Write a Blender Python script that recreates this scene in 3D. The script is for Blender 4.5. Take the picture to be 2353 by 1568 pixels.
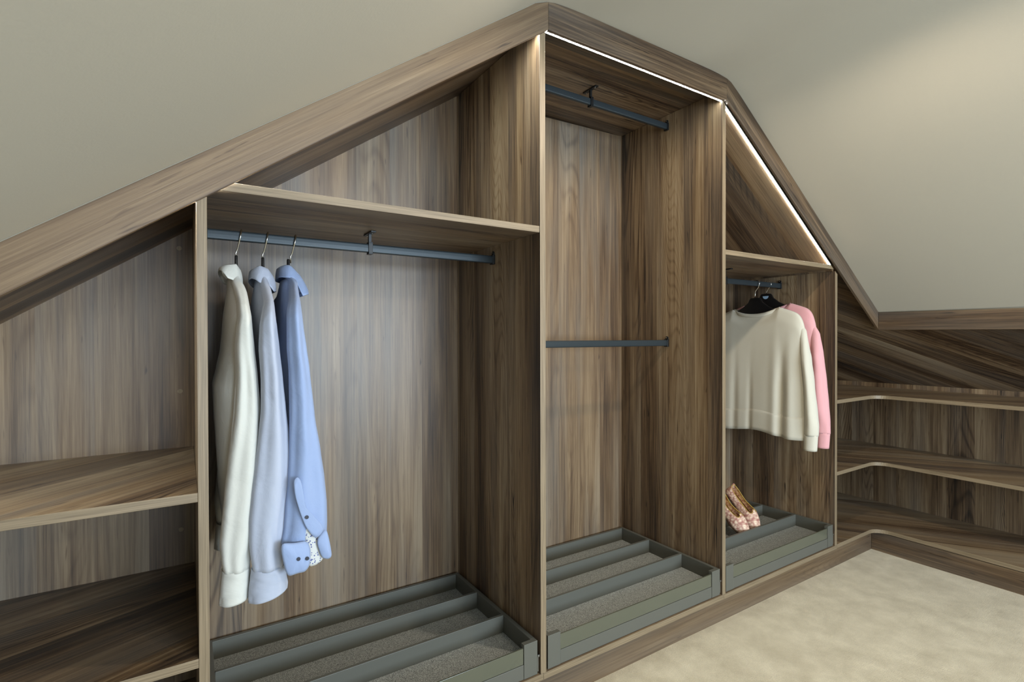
import bpy, bmesh, math, random
from mathutils import Vector, Matrix, noise
random.seed(3)
for o in list(bpy.data.objects): bpy.data.objects.remove(o)
SC = bpy.context.scene; COL = SC.collection
# units: everything below is measured in u (1 u = 1.25 m) from the lens, floor at z=-0.910 u
S = 1.25; Z0 = 0.910
def W(x, y, z): return Vector((S*x, S*y, S*(z+Z0)))
# ------------------------------------------------------------------ camera
yaw, pit, rol = math.radians(32.5598), math.radians(-.3955), math.radians(-.13857)
cy, sy, cp, sp = math.cos(yaw), math.sin(yaw), math.cos(pit), math.sin(pit)
fwd = Vector((sy*cp, cy*cp, sp)); rt = Vector((cy, -sy, 0)); up = rt.cross(fwd)
cr, sr = math.cos(rol), math.sin(rol)
r2 = rt*cr + up*sr; u2 = up*cr - rt*sr
cam = bpy.data.cameras.new('camera'); camo = bpy.data.objects.new('camera', cam); COL.objects.link(camo)
M = Matrix((r2, u2, -fwd)).transposed().to_4x4(); M.translation = W(0, 0, 0); camo.matrix_world = M
cam.sensor_width = 36; cam.lens = 1179.25/2353*36; cam.clip_start = .02; cam.clip_end = 60
SC.camera = camo
# ------------------------------------------------------------------ view, world
SC.view_settings.view_transform = 'Standard'; SC.view_settings.look = 'None'
SC.view_settings.gamma = 1; SC.view_settings.use_curve_mapping = False
SC.view_settings.exposure = -0.06
wd = bpy.data.worlds.new('sky'); SC.world = wd; wd.use_nodes = True
wd.node_tree.nodes['Background'].inputs[0].default_value = (.55, .70, .95, 1)
wd.node_tree.nodes['Background'].inputs[1].default_value = .6
def light(name, kind, loc, rot, power, color, **k):
    l = bpy.data.lights.new(name, kind); l.energy = power; l.color = color
    for a, b in k.items(): setattr(l, a, b)
    o = bpy.data.objects.new(name, l); COL.objects.link(o); o.location = loc; o.rotation_euler = rot
    return o
# daylight through the gable window behind the camera
light('window_daylight', 'AREA', W(1.42, -2.36, .0), (math.radians(90), 0, 0), 165, (.68, .84, 1.0), shape='RECTANGLE', size=1.05*S, size_y=.8*S)
light('window_daylight', 'AREA', W(.43, -2.36, -.13), (math.radians(90), 0, 0), 60, (.70, .85, 1.0), shape='RECTANGLE', size=.65*S, size_y=.62*S)  # added second window light, to cool the left shelving bay
# downlights in the flat strip of ceiling
DL = [(1.12, .47), (1.12, -.75), (1.12, -1.9)]
for i, (x, y) in enumerate(DL):
    light('downlight_lamp', 'SPOT', W(x, y, .800), (0, 0, 0), 44, (1.0, .85, .66), spot_size=math.radians(172), spot_blend=.25, shadow_soft_size=.03)

# ------------------------------------------------------------------ helpers
def newmat(name):
    m = bpy.data.materials.new(name); m.use_nodes = True
    return m, m.node_tree.nodes, m.node_tree.links, m.node_tree.nodes['Principled BSDF']
def srgb(r, g, b):
    f = lambda c: (c/255/12.92) if c/255 <= .04045 else ((c/255+.055)/1.055)**2.4
    return (f(r), f(g), f(b), 1)
def plain(name, col, rough=.5, metal=0, spec=.5, bump=0, bscale=300, var=0):
    m, N, L, B = newmat(name)
    B.inputs['Base Color'].default_value = col; B.inputs['Roughness'].default_value = rough
    B.inputs['Metallic'].default_value = metal; B.inputs['Specular IOR Level'].default_value = spec
    tc = N.new('ShaderNodeTexCoord'); n = N.new('ShaderNodeTexNoise'); n.inputs['Scale'].default_value = bscale; n.inputs['Detail'].default_value = 3
    L.new(tc.outputs['Object'], n.inputs['Vector'])
    if bump:
        b = N.new('ShaderNodeBump'); b.inputs['Strength'].default_value = bump; b.inputs['Distance'].default_value = .001
        L.new(n.outputs[0], b.inputs['Height']); L.new(b.outputs[0], B.inputs['Normal'])
    if var:
        r = N.new('ShaderNodeMixRGB'); r.blend_type = 'MIX'
        r.inputs[1].default_value = tuple(c*(1-var) for c in col[:3])+(1,); r.inputs[2].default_value = tuple(min(1, c*(1+var)) for c in col[:3])+(1,)
        L.new(n.outputs[0], r.inputs[0]); L.new(r.outputs[0], B.inputs['Base Color'])
    return m
def wood(name, d, side, seed=0, light_=1.0, rings=1.0, con=1.0, mean=.5, grey_mix=.45):
    """walnut laminate; grain runs along d, stave to stave tone changes along side"""
    m, N, L, B = newmat(name)
    d = Vector(d).normalized(); side = Vector(side)
    tc = N.new('ShaderNodeTexCoord')
    def vm(op, a=None, b=None, c=None):
        n = N.new('ShaderNodeVectorMath'); n.operation = op
        for i, v in enumerate((a, b)):
            if v is None: continue
            if hasattr(v, 'links') or isinstance(v, bpy.types.NodeSocket): L.new(v, n.inputs[i])
            else: n.inputs[i].default_value = v
        if c is not None:
            if isinstance(c, bpy.types.NodeSocket): L.new(c, n.inputs['Scale'])
            else: n.inputs['Scale'].default_value = c
        return n
    def ma(op, a, b=0.0, clamp=False):
        n = N.new('ShaderNodeMath'); n.operation = op; n.use_clamp = clamp
        for i, v in enumerate((a, b)):
            if isinstance(v, bpy.types.NodeSocket): L.new(v, n.inputs[i])
            else: n.inputs[i].default_value = v
        return n.outputs[0]
    P = vm('ADD', tc.outputs['Object'], (seed*3.17, seed*1.93, seed*2.41)).outputs[0]
    sd = vm('DOT_PRODUCT', P, side).outputs['Value']
    fl = ma('FLOOR', ma('MULTIPLY', sd, 8.3))
    wn = N.new('ShaderNodeTexWhiteNoise'); wn.noise_dimensions = '1D'; L.new(fl, wn.inputs['W'])
    P = vm('ADD', P, vm('SCALE', d, None, ma('MULTIPLY', wn.outputs['Value'], 7.0)).outputs[0]).outputs[0]
    al = vm('DOT_PRODUCT', P, d).outputs['Value']
    def q(k):
        s = ma('MULTIPLY', al, -(1-k)); n = vm('SCALE', d, None, s).outputs[0]
        return vm('ADD', P, n).outputs[0]
    def nz(v, sc, det, rough=.5, dist=0):
        n = N.new('ShaderNodeTexNoise'); n.inputs['Scale'].default_value = sc; n.inputs['Detail'].default_value = det
        n.inputs['Roughness'].default_value = rough; n.inputs['Distortion'].default_value = dist
        L.new(v, n.inputs['Vector']); return n.outputs[0]
    broad = nz(q(.09), 4.5, 3, .5, .7)
    mid = nz(q(.045), 22, 4, .6, .6)
    fine = nz(q(.014), 170, 4, .75)
    fib = nz(q(.02), 600, 2, .5)
    cath = nz(q(.10), 3.4, 2, .35, .1)
    rg = ma('SINE', ma('MULTIPLY', cath, 520.0)); rg = ma('MULTIPLY', ma('ADD', rg, 1.0), .5); rg = ma('POWER', rg, 4.0)
    mask = ma('MULTIPLY', ma('SUBTRACT', nz(q(.2), 2.6, 1), .48), 5.0, True)
    rg = ma('MULTIPLY', rg, mask)
    # tone value
    t = ma('ADD', ma('MULTIPLY', ma('SUBTRACT', broad, .5), 1.05), ma('MULTIPLY', ma('SUBTRACT', mid, .5), .78))
    t = ma('ADD', t, ma('MULTIPLY', ma('SUBTRACT', fine, .5), .95))
    t = ma('ADD', t, ma('MULTIPLY', ma('SUBTRACT', fib, .5), .12))
    t = ma('ADD', t, ma('MULTIPLY', ma('SUBTRACT', wn.outputs['Value'], .5), .16))
    t = ma('SUBTRACT', t, ma('MULTIPLY', rg, .26*rings))
    # sparse dark checks along the grain
    ck = ma('MULTIPLY', ma('SUBTRACT', nz(q(.10), 75, 2, .5, .4), .68), 9.0, True)
    t = ma('SUBTRACT', t, ma('MULTIPLY', ck, .45))
    t = ma('ADD', ma('MULTIPLY', t, con), mean, True)
    cr = N.new('ShaderNodeValToRGB'); e = cr.color_ramp
    k = light_*.86
    stops = [(0, (34, 24, 16)), (.2, (74, 54, 36)), (.42, (118, 94, 68)), (.6, (142, 119, 90)), (.82, (164, 144, 115)), (1, (184, 168, 143))]
    e.elements[0].position = 0; e.elements[1].position = 1
    for p_, _ in stops[1:-1]: e.elements.new(p_)
    for el, (p_, c_) in zip(e.elements, stops):
        s_ = srgb(*c_); el.position = p_; el.color = (s_[0]*k, s_[1]*k, s_[2]*k, 1)
    L.new(t, cr.inputs[0])
    # grey patches; the back panels take more, painting in the window sheen
    mx = N.new('ShaderNodeMixRGB'); mx.blend_type = 'MIX'; s_ = srgb(130, 128, 122); mx.inputs[2].default_value = (s_[0]*k, s_[1]*k, s_[2]*k, 1)
    L.new(ma('MULTIPLY', ma('SUBTRACT', nz(q(.1), 9, 2), .42), 2.2, True), mx.inputs[0]); 
    mm = ma('MULTIPLY', mx.inputs[0].links[0].from_socket, grey_mix); L.new(mm, mx.inputs[0])
    L.new(cr.outputs[0], mx.inputs[1])
    ml = N.new('ShaderNodeMixRGB'); ml.blend_type = 'MULTIPLY'; ml.inputs[0].default_value = .55
    gv = ma('ADD', ma('MULTIPLY', t, .9), .35, True); L.new(gv, ml.inputs[2]); L.new(mx.outputs[0], ml.inputs[1])
    L.new(ml.outputs[0], B.inputs['Base Color'])
    B.inputs['Roughness'].default_value = .43; B.inputs['Specular IOR Level'].default_value = .62
    b = N.new('ShaderNodeBump'); b.inputs['Strength'].default_value = .25; b.inputs['Distance'].default_value = .0008
    L.new(fine, b.inputs['Height']); L.new(b.outputs[0], B.inputs['Normal'])
    return m
def cloth(name, col, warm=None, weave=900, bump=.25, crease=.5):
    m, N, L, B = newmat(name)
    B.inputs['Base Color'].default_value = col; B.inputs['Roughness'].default_value = .85; B.inputs['Specular IOR Level'].default_value = .2
    B.inputs['Sheen Weight'].default_value = .15
    tc = N.new('ShaderNodeTexCoord'); n = N.new('ShaderNodeTexNoise'); n.inputs['Scale'].default_value = weave; n.inputs['Detail'].default_value = 2
    n2 = N.new('ShaderNodeTexNoise'); n2.inputs['Scale'].default_value = 14; n2.inputs['Detail'].default_value = 4; n2.inputs['Distortion'].default_value = .6
    L.new(tc.outputs['Object'], n.inputs['Vector']); L.new(tc.outputs['Object'], n2.inputs['Vector'])
    b = N.new('ShaderNodeBump'); b.inputs['Strength'].default_value = bump; b.inputs['Distance'].default_value = .0006
    b2 = N.new('ShaderNodeBump'); b2.inputs['Strength'].default_value = crease; b2.inputs['Distance'].default_value = .008
    L.new(n.outputs[0], b.inputs['Height']); L.new(n2.outputs[0], b2.inputs['Height']); L.new(b.outputs[0], b2.inputs['Normal']); L.new(b2.outputs[0], B.inputs['Normal'])
    return m

# slopes
kL, kR = .7075, -.692
M_Z = wood('walnut_upright', (0, 0, 1), (1, 1, 0), 0, con=1.15, mean=.45)
M_ZB = wood('walnut_back_panel_sheen', (0, 0, 1), (1, 0, 0), 2, con=.80, mean=.47, grey_mix=.85, light_=.95)  # extra grey paints the cool window sheen into the boards
M_ZW = wood('walnut_wing_back', (0, 0, 1), (0, 1, 0), 4)
M_X = wood('walnut_shelf', (1, 0, 0), (0, 1, .3), 1)
M_Y = wood('walnut_wing_shelf_lit', (.55, -.835, 0), (.835, .55, .3), 3, mean=.60)  # brightness of the lit shelf tops painted into the tone
M_SL = wood('walnut_left_slope', (1, 0, kL), (-kL, 1, 1), 5, rings=2.6, con=.6, mean=.43)
M_SR = wood('walnut_right_slope', (1, 0, kR), (.692, 1, 1), 6, con=.9, mean=.38)  # right lid's shade is painted into this tone; the fascia shares it
M_D1 = wood('walnut_shelf_upper', (.72, .69, 0), (-.69, .72, .3), 21, mean=.55)
M_D2 = wood('walnut_shelf_lower', (.92, .39, 0), (-.39, .92, .3), 22, mean=.46)
M_WL = wood('walnut_lid_wing_shaded', (.55, -.74, -.385), (.608, .671, -.421), 13, con=1.0, mean=.36)  # same board, toned down so the lid's shade is in the colour
M_LX = wood('walnut_lid_flat_shaded', (1, 0, 0), (0, 1, .3), 11, con=1.1, mean=.33)  # shade under the flat lid painted in as darker wood
M_LL = wood('walnut_lid_left_shaded', (1, 0, kL), (-kL, 1, 1), 12, con=.9, mean=.36)  # underside shade of the left lid put into the tone
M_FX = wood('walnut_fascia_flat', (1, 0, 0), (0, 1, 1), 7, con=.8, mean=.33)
M_FY = wood('walnut_fascia_wing', (0, 1, 0), (1, 0, 1), 8, con=.7, mean=.42)
M_PX = wood('walnut_plinth', (1, 0, 0), (0, 0, 1), 9, light_=.9, con=.5, mean=.42)
def edgeband(name, d):
    m, N, L, B = newmat(name)
    tc = N.new('ShaderNodeTexCoord'); mp = N.new('ShaderNodeMapping'); mp.inputs['Scale'].default_value = tuple(6 if abs(a) > .5 else 320 for a in d)
    n = N.new('ShaderNodeTexNoise'); n.inputs['Scale'].default_value = 1; n.inputs['Detail'].default_value = 4
    cr = N.new('ShaderNodeValToRGB'); cr.color_ramp.elements[0].color = srgb(98, 84, 64); cr.color_ramp.elements[1].color = srgb(144, 127, 102)
    cr.color_ramp.elements[0].position = .25; cr.color_ramp.elements[1].position = .75
    L.new(tc.outputs['Object'], mp.inputs[0]); L.new(mp.outputs[0], n.inputs['Vector']); L.new(n.outputs[0], cr.inputs[0]); L.new(cr.outputs[0], B.inputs['Base Color'])
    B.inputs['Roughness'].default_value = .48
    return m
E_Z = edgeband('edge_band_upright', (0, 0, 1)); E_X = edgeband('edge_band_shelf', (1, 0, 0)); E_Y = edgeband('edge_band_wing', (0, 1, 0))
M_PLAS = plain('ceiling_paint', srgb(180, 175, 162), .9, bump=.15, bscale=220)
M_WALL = plain('wall_paint', srgb(140, 136, 125), .9, bump=.15, bscale=220)
M_WHITE = plain('white_gloss_paint', srgb(225, 224, 216), .4)
M_DARK = plain('anodised_grey_metal', srgb(92, 92, 85), .42, .1, .4, bump=.05, bscale=900)
M_RAIL = plain('anodised_rail_metal', srgb(46, 53, 57), .36, .3, .35)
M_BLACK = plain('black_metal', srgb(24, 25, 26), .4, .3)
M_PLASTIC = plain('black_plastic', srgb(16, 16, 17), .35)
M_CHROME = plain('polished_steel', srgb(205, 205, 200), .18, 1)
M_STEEL = plain('zinc_runner', srgb(150, 152, 150), .35, .9)
M_LABEL = plain('blue_white_sticker', srgb(150, 180, 205), .4)
def led():
    m, N, L, B = newmat('led_diffuser'); B.inputs['Base Color'].default_value = (1, 1, 1, 1)
    B.inputs['Emission Color'].default_value = (.94, 1, .97, 1); B.inputs['Emission Strength'].default_value = LEDP
    return m
LEDP = 110
M_LED = led()
m, N, L, B = newmat('downlight_lens'); B.inputs['Emission Color'].default_value = (1, .86, .62, 1); B.inputs['Emission Strength'].default_value = 8; M_LENS = m
# smoked glass of the tray fronts
m, N, L, B = newmat('smoked_glass'); B.inputs['Base Color'].default_value = srgb(112, 114, 98); B.inputs['Roughness'].default_value = .18
B.inputs['Transmission Weight'].default_value = .45; B.inputs['Specular IOR Level'].default_value = .8; M_GLASS = m
# window glass
m, N, L, B = newmat('window_glass'); B.inputs['Base Color'].default_value = (1, 1, 1, 1); B.inputs['Transmission Weight'].default_value = 1; B.inputs['Roughness'].default_value = 0; B.inputs['IOR'].default_value = 1.01; M_WG = m
# heather tray liner
m, N, L, B = newmat('heather_liner'); tc = N.new('ShaderNodeTexCoord'); mp = N.new('ShaderNodeMapping'); mp.inputs['Scale'].default_value = (500, 900, 500)
n = N.new('ShaderNodeTexNoise'); n.inputs['Scale'].default_value = 1; n.inputs['Detail'].default_value = 3; n.inputs['Roughness'].default_value = .7
cr_ = N.new('ShaderNodeValToRGB'); cr_.color_ramp.elements[0].color = srgb(54, 58, 58); cr_.color_ramp.elements[1].color = srgb(206, 210, 208)
cr_.color_ramp.elements[0].position = .38; cr_.color_ramp.elements[1].position = .66
L.new(tc.outputs['Object'], mp.inputs[0]); L.new(mp.outputs[0], n.inputs['Vector']); L.new(n.outputs[0], cr_.inputs[0]); L.new(cr_.outputs[0], B.inputs['Base Color'])
B.inputs['Roughness'].default_value = .95; B.inputs['Specular IOR Level'].default_value = .1
b = N.new('ShaderNodeBump'); b.inputs['Strength'].default_value = .5; b.inputs['Distance'].default_value = .001; L.new(n.outputs[0], b.inputs['Height']); L.new(b.outputs[0], B.inputs['Normal']); M_FELT = m
# carpet
m, N, L, B = newmat('cream_carpet'); tc = N.new('ShaderNodeTexCoord')
n = N.new('ShaderNodeTexNoise'); n.inputs['Scale'].default_value = 420; n.inputs['Detail'].default_value = 3; n.inputs['Roughness'].default_value = .7
n2 = N.new('ShaderNodeTexNoise'); n2.inputs['Scale'].default_value = 9; n2.inputs['Detail'].default_value = 6; n2.inputs['Roughness'].default_value = .62; n2.inputs['Distortion'].default_value = .15
L.new(tc.outputs['Object'], n.inputs['Vector']); L.new(tc.outputs['Object'], n2.inputs['Vector'])
c1 = N.new('ShaderNodeValToRGB'); c1.color_ramp.elements[0].color = srgb(190, 176, 146); c1.color_ramp.elements[1].color = srgb(222, 209, 180); c1.color_ramp.elements[0].position = .3; c1.color_ramp.elements[1].position = .7
L.new(n2.outputs[0], c1.inputs[0])
mx = N.new('ShaderNodeMixRGB'); mx.blend_type = 'MULTIPLY'; mx.inputs[0].default_value = .5; c2 = N.new('ShaderNodeValToRGB'); c2.color_ramp.elements[0].color = (.5, .5, .5, 1); c2.color_ramp.elements[0].position = .3; c2.color_ramp.elements[1].position = .6
L.new(n.outputs[0], c2.inputs[0]); L.new(c1.outputs[0], mx.inputs[1]); L.new(c2.outputs[0], mx.inputs[2]); L.new(mx.outputs[0], B.inputs['Base Color'])
B.inputs['Roughness'].default_value = 1; B.inputs['Specular IOR Level'].default_value = .05; B.inputs['Sheen Weight'].default_value = .3
b = N.new('ShaderNodeBump'); b.inputs['Strength'].default_value = .8; b.inputs['Distance'].default_value = .004; L.new(n.outputs[0], b.inputs['Height'])
b2 = N.new('ShaderNodeBump'); b2.inputs['Strength'].default_value = .35; b2.inputs['Distance'].default_value = .012; L.new(n2.outputs[0], b2.inputs['Height']); L.new(b.outputs[0], b2.inputs['Normal']); L.new(b2.outputs[0], B.inputs['Normal']); M_CARPET = m

# ---- mesh helpers (coordinates in u, converted by W) ----
def box(bm, x0, x1, y0, y1, z0, z1, front=None):
    """front: material index for the -y face"""
    v = [bm.verts.new(W(x, y, z)) for x in (x0, x1) for y in (y0, y1) for z in (z0, z1)]
    F = [(0, 1, 3, 2), (4, 6, 7, 5), (0, 4, 5, 1), (2, 3, 7, 6), (0, 2, 6, 4), (1, 5, 7, 3)]
    fs = [bm.faces.new([v[i] for i in f]) for f in F]
    if front is not None: fs[2].material_index = front
    return fs
def prism(bm, poly, ax, a, b, sidemat=None, mats=None):
    """extrude a polygon of (p,q) along axis ax from a to b"""
    def c(p, q, t): return W(t, p, q) if ax == 'x' else (W(p, t, q) if ax == 'y' else W(p, q, t))
    A = [bm.verts.new(c(p, q, a)) for p, q in poly]; Bv = [bm.verts.new(c(p, q, b)) for p, q in poly]
    fa = bm.faces.new(A); fb = bm.faces.new(list(reversed(Bv))); n = len(poly); out = []
    for i in range(n):
        f = bm.faces.new([A[i], Bv[i], Bv[(i+1) % n], A[(i+1) % n]]); out.append(f)
        if sidemat is not None: f.material_index = sidemat
    return fa, fb, out
def tube(bm, pts, r, seg=12, cap=True, flat=1.0):
    """pts in u; r in metres"""
    P = [W(*p) for p in pts]; rings = []
    T0 = (P[1]-P[0]).normalized(); ref = Vector((1, 0, 0)) if abs(T0.x) < .9 else Vector((0, 0, 1))
    Nn = (ref - T0*ref.dot(T0)).normalized()
    for i, p in enumerate(P):
        T = ((P[min(i+1, len(P)-1)]-P[max(i-1, 0)])).normalized()
        Nn = (Nn - T*Nn.dot(T)).normalized(); Bn = T.cross(Nn)
        rr = r[i] if isinstance(r, (list, tuple)) else r
        rings.append([bm.verts.new(p + Nn*math.cos(2*math.pi*k/seg)*rr + Bn*math.sin(2*math.pi*k/seg)*rr*flat) for k in range(seg)])
    for a, b in zip(rings, rings[1:]):
        for k in range(seg): bm.faces.new([a[k], a[(k+1) % seg], b[(k+1) % seg], b[k]])
    if cap: bm.faces.new(list(reversed(rings[0]))); bm.faces.new(rings[-1])
def disc(bm, c, n, r, h, seg=16):
    """cylinder at c(u) along unit n, radius r, height h metres"""
    n = Vector(n).normalized(); p = W(*c); ref = Vector((0, 0, 1)) if abs(n.z) < .9 else Vector((1, 0, 0))
    a = n.cross(ref).normalized(); b_ = n.cross(a)
    A = [bm.verts.new(p + a*math.cos(2*math.pi*k/seg)*r + b_*math.sin(2*math.pi*k/seg)*r) for k in range(seg)]
    Bv = [bm.verts.new(v.co + n*h) for v in A]
    bm.faces.new(list(reversed(A))); bm.faces.new(Bv)
    for k in range(seg): bm.faces.new([A[k], A[(k+1) % seg], Bv[(k+1) % seg], Bv[k]])
def grid(bm, rows, closed=False):
    V = [[bm.verts.new(p) for p in r] for r in rows]; n = len(rows[0])
    for a, b in zip(V, V[1:]):
        for k in range(n if closed else n-1): bm.faces.new([a[k], a[(k+1) % n], b[(k+1) % n], b[k]])
    return V
def obj(name, bm, mats, parent=None, bevel=0, smooth=False, sub=0, solid=0, kind=None, label=None, cat=None, group=None):
    bmesh.ops.recalc_face_normals(bm, faces=bm.faces)
    me = bpy.data.meshes.new(name)
    root = parent
    while root is not None and root.parent is not None: root = root.parent
    off = root.location.copy() if root is not None else Vector((0, 0, 0))
    if root is None:      # origin at the base centre
        xs = [v.co for v in bm.verts]
        off = Vector(((min(v.x for v in xs)+max(v.x for v in xs))/2, (min(v.y for v in xs)+max(v.y for v in xs))/2, min(v.z for v in xs)))
    bmesh.ops.translate(bm, verts=bm.verts, vec=-off)
    if smooth:
        for f in bm.faces: f.smooth = True
    bm.to_mesh(me); bm.free()
    if not isinstance(mats, (list, tuple)): mats = [mats]
    for mt in mats: me.materials.append(mt)
    o = bpy.data.objects.new(name, me); COL.objects.link(o)
    if parent is None: o.location = off
    else: o.parent = parent
    if solid:
        md = o.modifiers.new('thickness', 'SOLIDIFY'); md.thickness = solid; md.offset = 0
    if bevel:
        md = o.modifiers.new('edge', 'BEVEL'); md.width = bevel; md.segments = 2; md.limit_method = 'ANGLE'; md.angle_limit = math.radians(40); md.harden_normals = False
    if sub:
        md = o.modifiers.new('sub', 'SUBSURF'); md.levels = sub; md.render_levels = sub
    for k_, v_ in (('kind', kind), ('label', label), ('category', cat), ('group', group)):
        if v_: o[k_] = v_
    return o
def thing(name, label, cat, loc, group=None):
    o = bpy.data.objects.new(name, None); COL.objects.link(o); o.location = W(*loc); o.empty_display_size = .05
    o['label'] = label; o['category'] = cat
    if group: o['group'] = group
    return o
def B_(): return bmesh.new()
def one(fn, *a, **k):
    bm = B_(); fn(bm, *a, **k); return bm

# ------------------------------------------------------------------ measured dimensions
XL = -.62                                   # left end of wardrobe
P = [(.0177, .0332), (.7187, .7352), (1.4206, 1.437), (2.1215, 2.138)]   # uprights
YB = 1.4414; BZ = -.812; BT = .0155
XB = 2.86; XF = 2.463; YE = -.5             # wing back, wing front, wing end
lidL = lambda x: .2495+.6975*x
LF = .773
lidR = lambda x: .2738-.692*(x-2.138)
lid3 = lambda x: .7282-.6925*(x-1.4375)
xLF = (LF-.2495)/.6975; xRF = 2.138-(LF-.2738)/.692
inL = lambda x: .7361-.708*(.7384-x)
inR = lambda x: .7378-.6835*(x-1.43)
outL = lambda x: inL(x)+.0755
outR = lambda x: .7922-.692*(x-1.4678)
OUTER_A = [(.6625, outL(.6625)+.001), (.6991, .7860), (.733, .8003), (.7591, .8065), (.80, .8097), (.8466, .8108)]
OUTER_B = [(1.30, .8115), (1.3457, .8112), (1.39, .8096), (1.4311, .8062), (1.452, .7999), (1.4678, .7905), (1.50, .7700)]
OUTER_B[-1] = (1.50, outR(1.50))
# ------------------------------------------------------------------ room shell
prof = [(XL-.03, outL(XL-.03))] + [(-.2, outL(-.2)), (.35, outL(.35)), (.60, outL(.60))] + OUTER_A + OUTER_B + [(2.0, outR(2.0)), (XB+.05, outR(XB+.05))]
YR = -2.4
bm = B_()
rows = [[W(x, y, z+.0006) for x, z in prof] for y in (1.4865, .9905, .5, 0, -1.0, YR-.02)]
grid(bm, rows)
for f in bm.faces: f.smooth = True
top = [[W(x, y, z+.08) for x, z in prof] for y in (1.4865, YR-.02)]
grid(bm, top)
obj('ceiling', bm, M_PLAS, kind='structure')
bm = B_(); box(bm, XL-.03, XB+.05, YR-.02, 1.4865, -Z0-.04, -Z0)
bm2 = B_()
nx, ny = 90, 60
def carpet(x, y):
    e = noise.noise(Vector((x*3, y*3, 1)))*.0012
    return W(x, y, -Z0+.001+e)
bm.free()
rows = [[carpet(XL-.02+(XB+.05-XL)*i/nx, 1.48+(YR-1.48)*j/ny) for i in range(nx+1)] for j in range(ny+1)]
grid(bm2, rows); obj('floor', bm2, M_CARPET, kind='structure', smooth=True, solid=.004)
bm = B_(); prism(bm, [(XL-.03, -Z0), (XB+.05, -Z0)]+[(x, z) for x, z in reversed(prof)], 'y', 1.474, 1.4865)
obj('wall_back', bm, M_WALL, kind='structure')
obj('wall_left', one(box, XL-.045, XL-.005, YR, 1.4865, -Z0, outL(XL-.01)), M_WALL, kind='structure')
obj('wall_right', one(box, XB+.02, XB+.05, YR, 1.4865, -Z0, outR(XB+.03)), M_WALL, kind='structure')
# gable wall behind the camera, with the window opening
wx0, wx1, wz0, wz1 = .90, 1.95, -.4, .4
bm = B_()
fr = [(x, z) for x, z in prof]
vx0, vx1, vz0, vz1 = .10, .76, -.45, .19
prism(bm, [(XL-.03, -Z0), (vx0, -Z0), (vx0, outL(vx0)), (XL-.03, outL(XL-.03))], 'y', YR-.03, YR)
box(bm, vx0, vx1, YR-.03, YR, -Z0, vz0)
prism(bm, [(vx0, vz1), (vx1, vz1), (vx1, .806), (.70, .786), (.6625, outL(.6625)), (vx0, outL(vx0))], 'y', YR-.03, YR)
box(bm, vx1, wx0, YR-.03, YR, -Z0, .806)
box(bm, wx0, wx1, YR-.03, YR, -Z0, wz0)
prism(bm, [(wx0, wz1), (wx1, wz1), (wx1, outR(wx1))]+[(x, z) for x, z in prof if wx0 < x < wx1][::-1]+[(wx0, .811)], 'y', YR-.03, YR)
prism(bm, [(wx1, -Z0), (XB+.05, -Z0), (XB+.05, outR(XB+.05)), (wx1, outR(wx1))], 'y', YR-.03, YR)
obj('wall_front', bm, M_WALL, kind='structure')
bm = B_()
for a in ((wx0, wx0+.03, wz0, wz1), (wx1-.03, wx1, wz0, wz1), (wx0, wx1, wz0, wz0+.03), (wx0, wx1, wz1-.03, wz1), (1.41, 1.44, wz0, wz1)):
    box(bm, a[0], a[1], YR-.025, YR-.005, a[2], a[3])
obj('window_1', bm, M_WHITE, kind='structure')
bm = B_()
for a in ((vx0, vx0+.03, vz0, vz1), (vx1-.03, vx1, vz0, vz1), (vx0+.03, vx1-.03, vz0, vz0+.03), (vx0+.03, vx1-.03, vz1-.03, vz1), (.42, .44, vz0+.03, vz1-.03)):
    box(bm, a[0], a[1], YR-.025, YR-.005, a[2], a[3])
obj('added_window_2', bm, M_WHITE, kind='structure')  # added window, unseen, for the extra daylight on the left bay
# paint bead where the ceiling meets the fascia
bm = B_()
bead = [(x, outL(x)) for x in (XL, -.2, .2, .5)]+OUTER_A[:3]
tube(bm, [(x, .9893, z-.0002) for x, z in bead], .0009, 6)
obj('trim_1', bm, M_WALL, kind='structure', smooth=True)
bm = B_(); tube(bm, [(2.4615, .99, .1018), (2.4615, .5, .0992), (2.4615, YE, .0935)], .0014, 6)
obj('trim_2', bm, M_WALL, kind='structure', smooth=True)
for i, (x, y) in enumerate(DL):
    t = thing('ceiling_downlight', ['white recessed downlight in the flat ceiling nearest the wardrobe', 'white recessed downlight in the middle of the flat ceiling strip', 'white recessed downlight nearest the gable window'][i], 'downlight', (x, y, .811), 'downlights along the flat ceiling')
    bm = B_()
    seg = 28; R = [(.040, .811), (.040, .8075), (.034, .8065), (.030, .8085), (.028, .8105)]
    grid(bm, [[W(x+r/S*math.cos(2*math.pi*k/seg), y+r/S*math.sin(2*math.pi*k/seg), z) for k in range(seg)] for r, z in R], True)
    obj('bezel', bm, M_WHITE, t, smooth=True)
    bm = B_(); disc(bm, (x, y, .8106), (0, 0, 1), .030, .001); obj('lens', bm, M_LENS, t)

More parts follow.
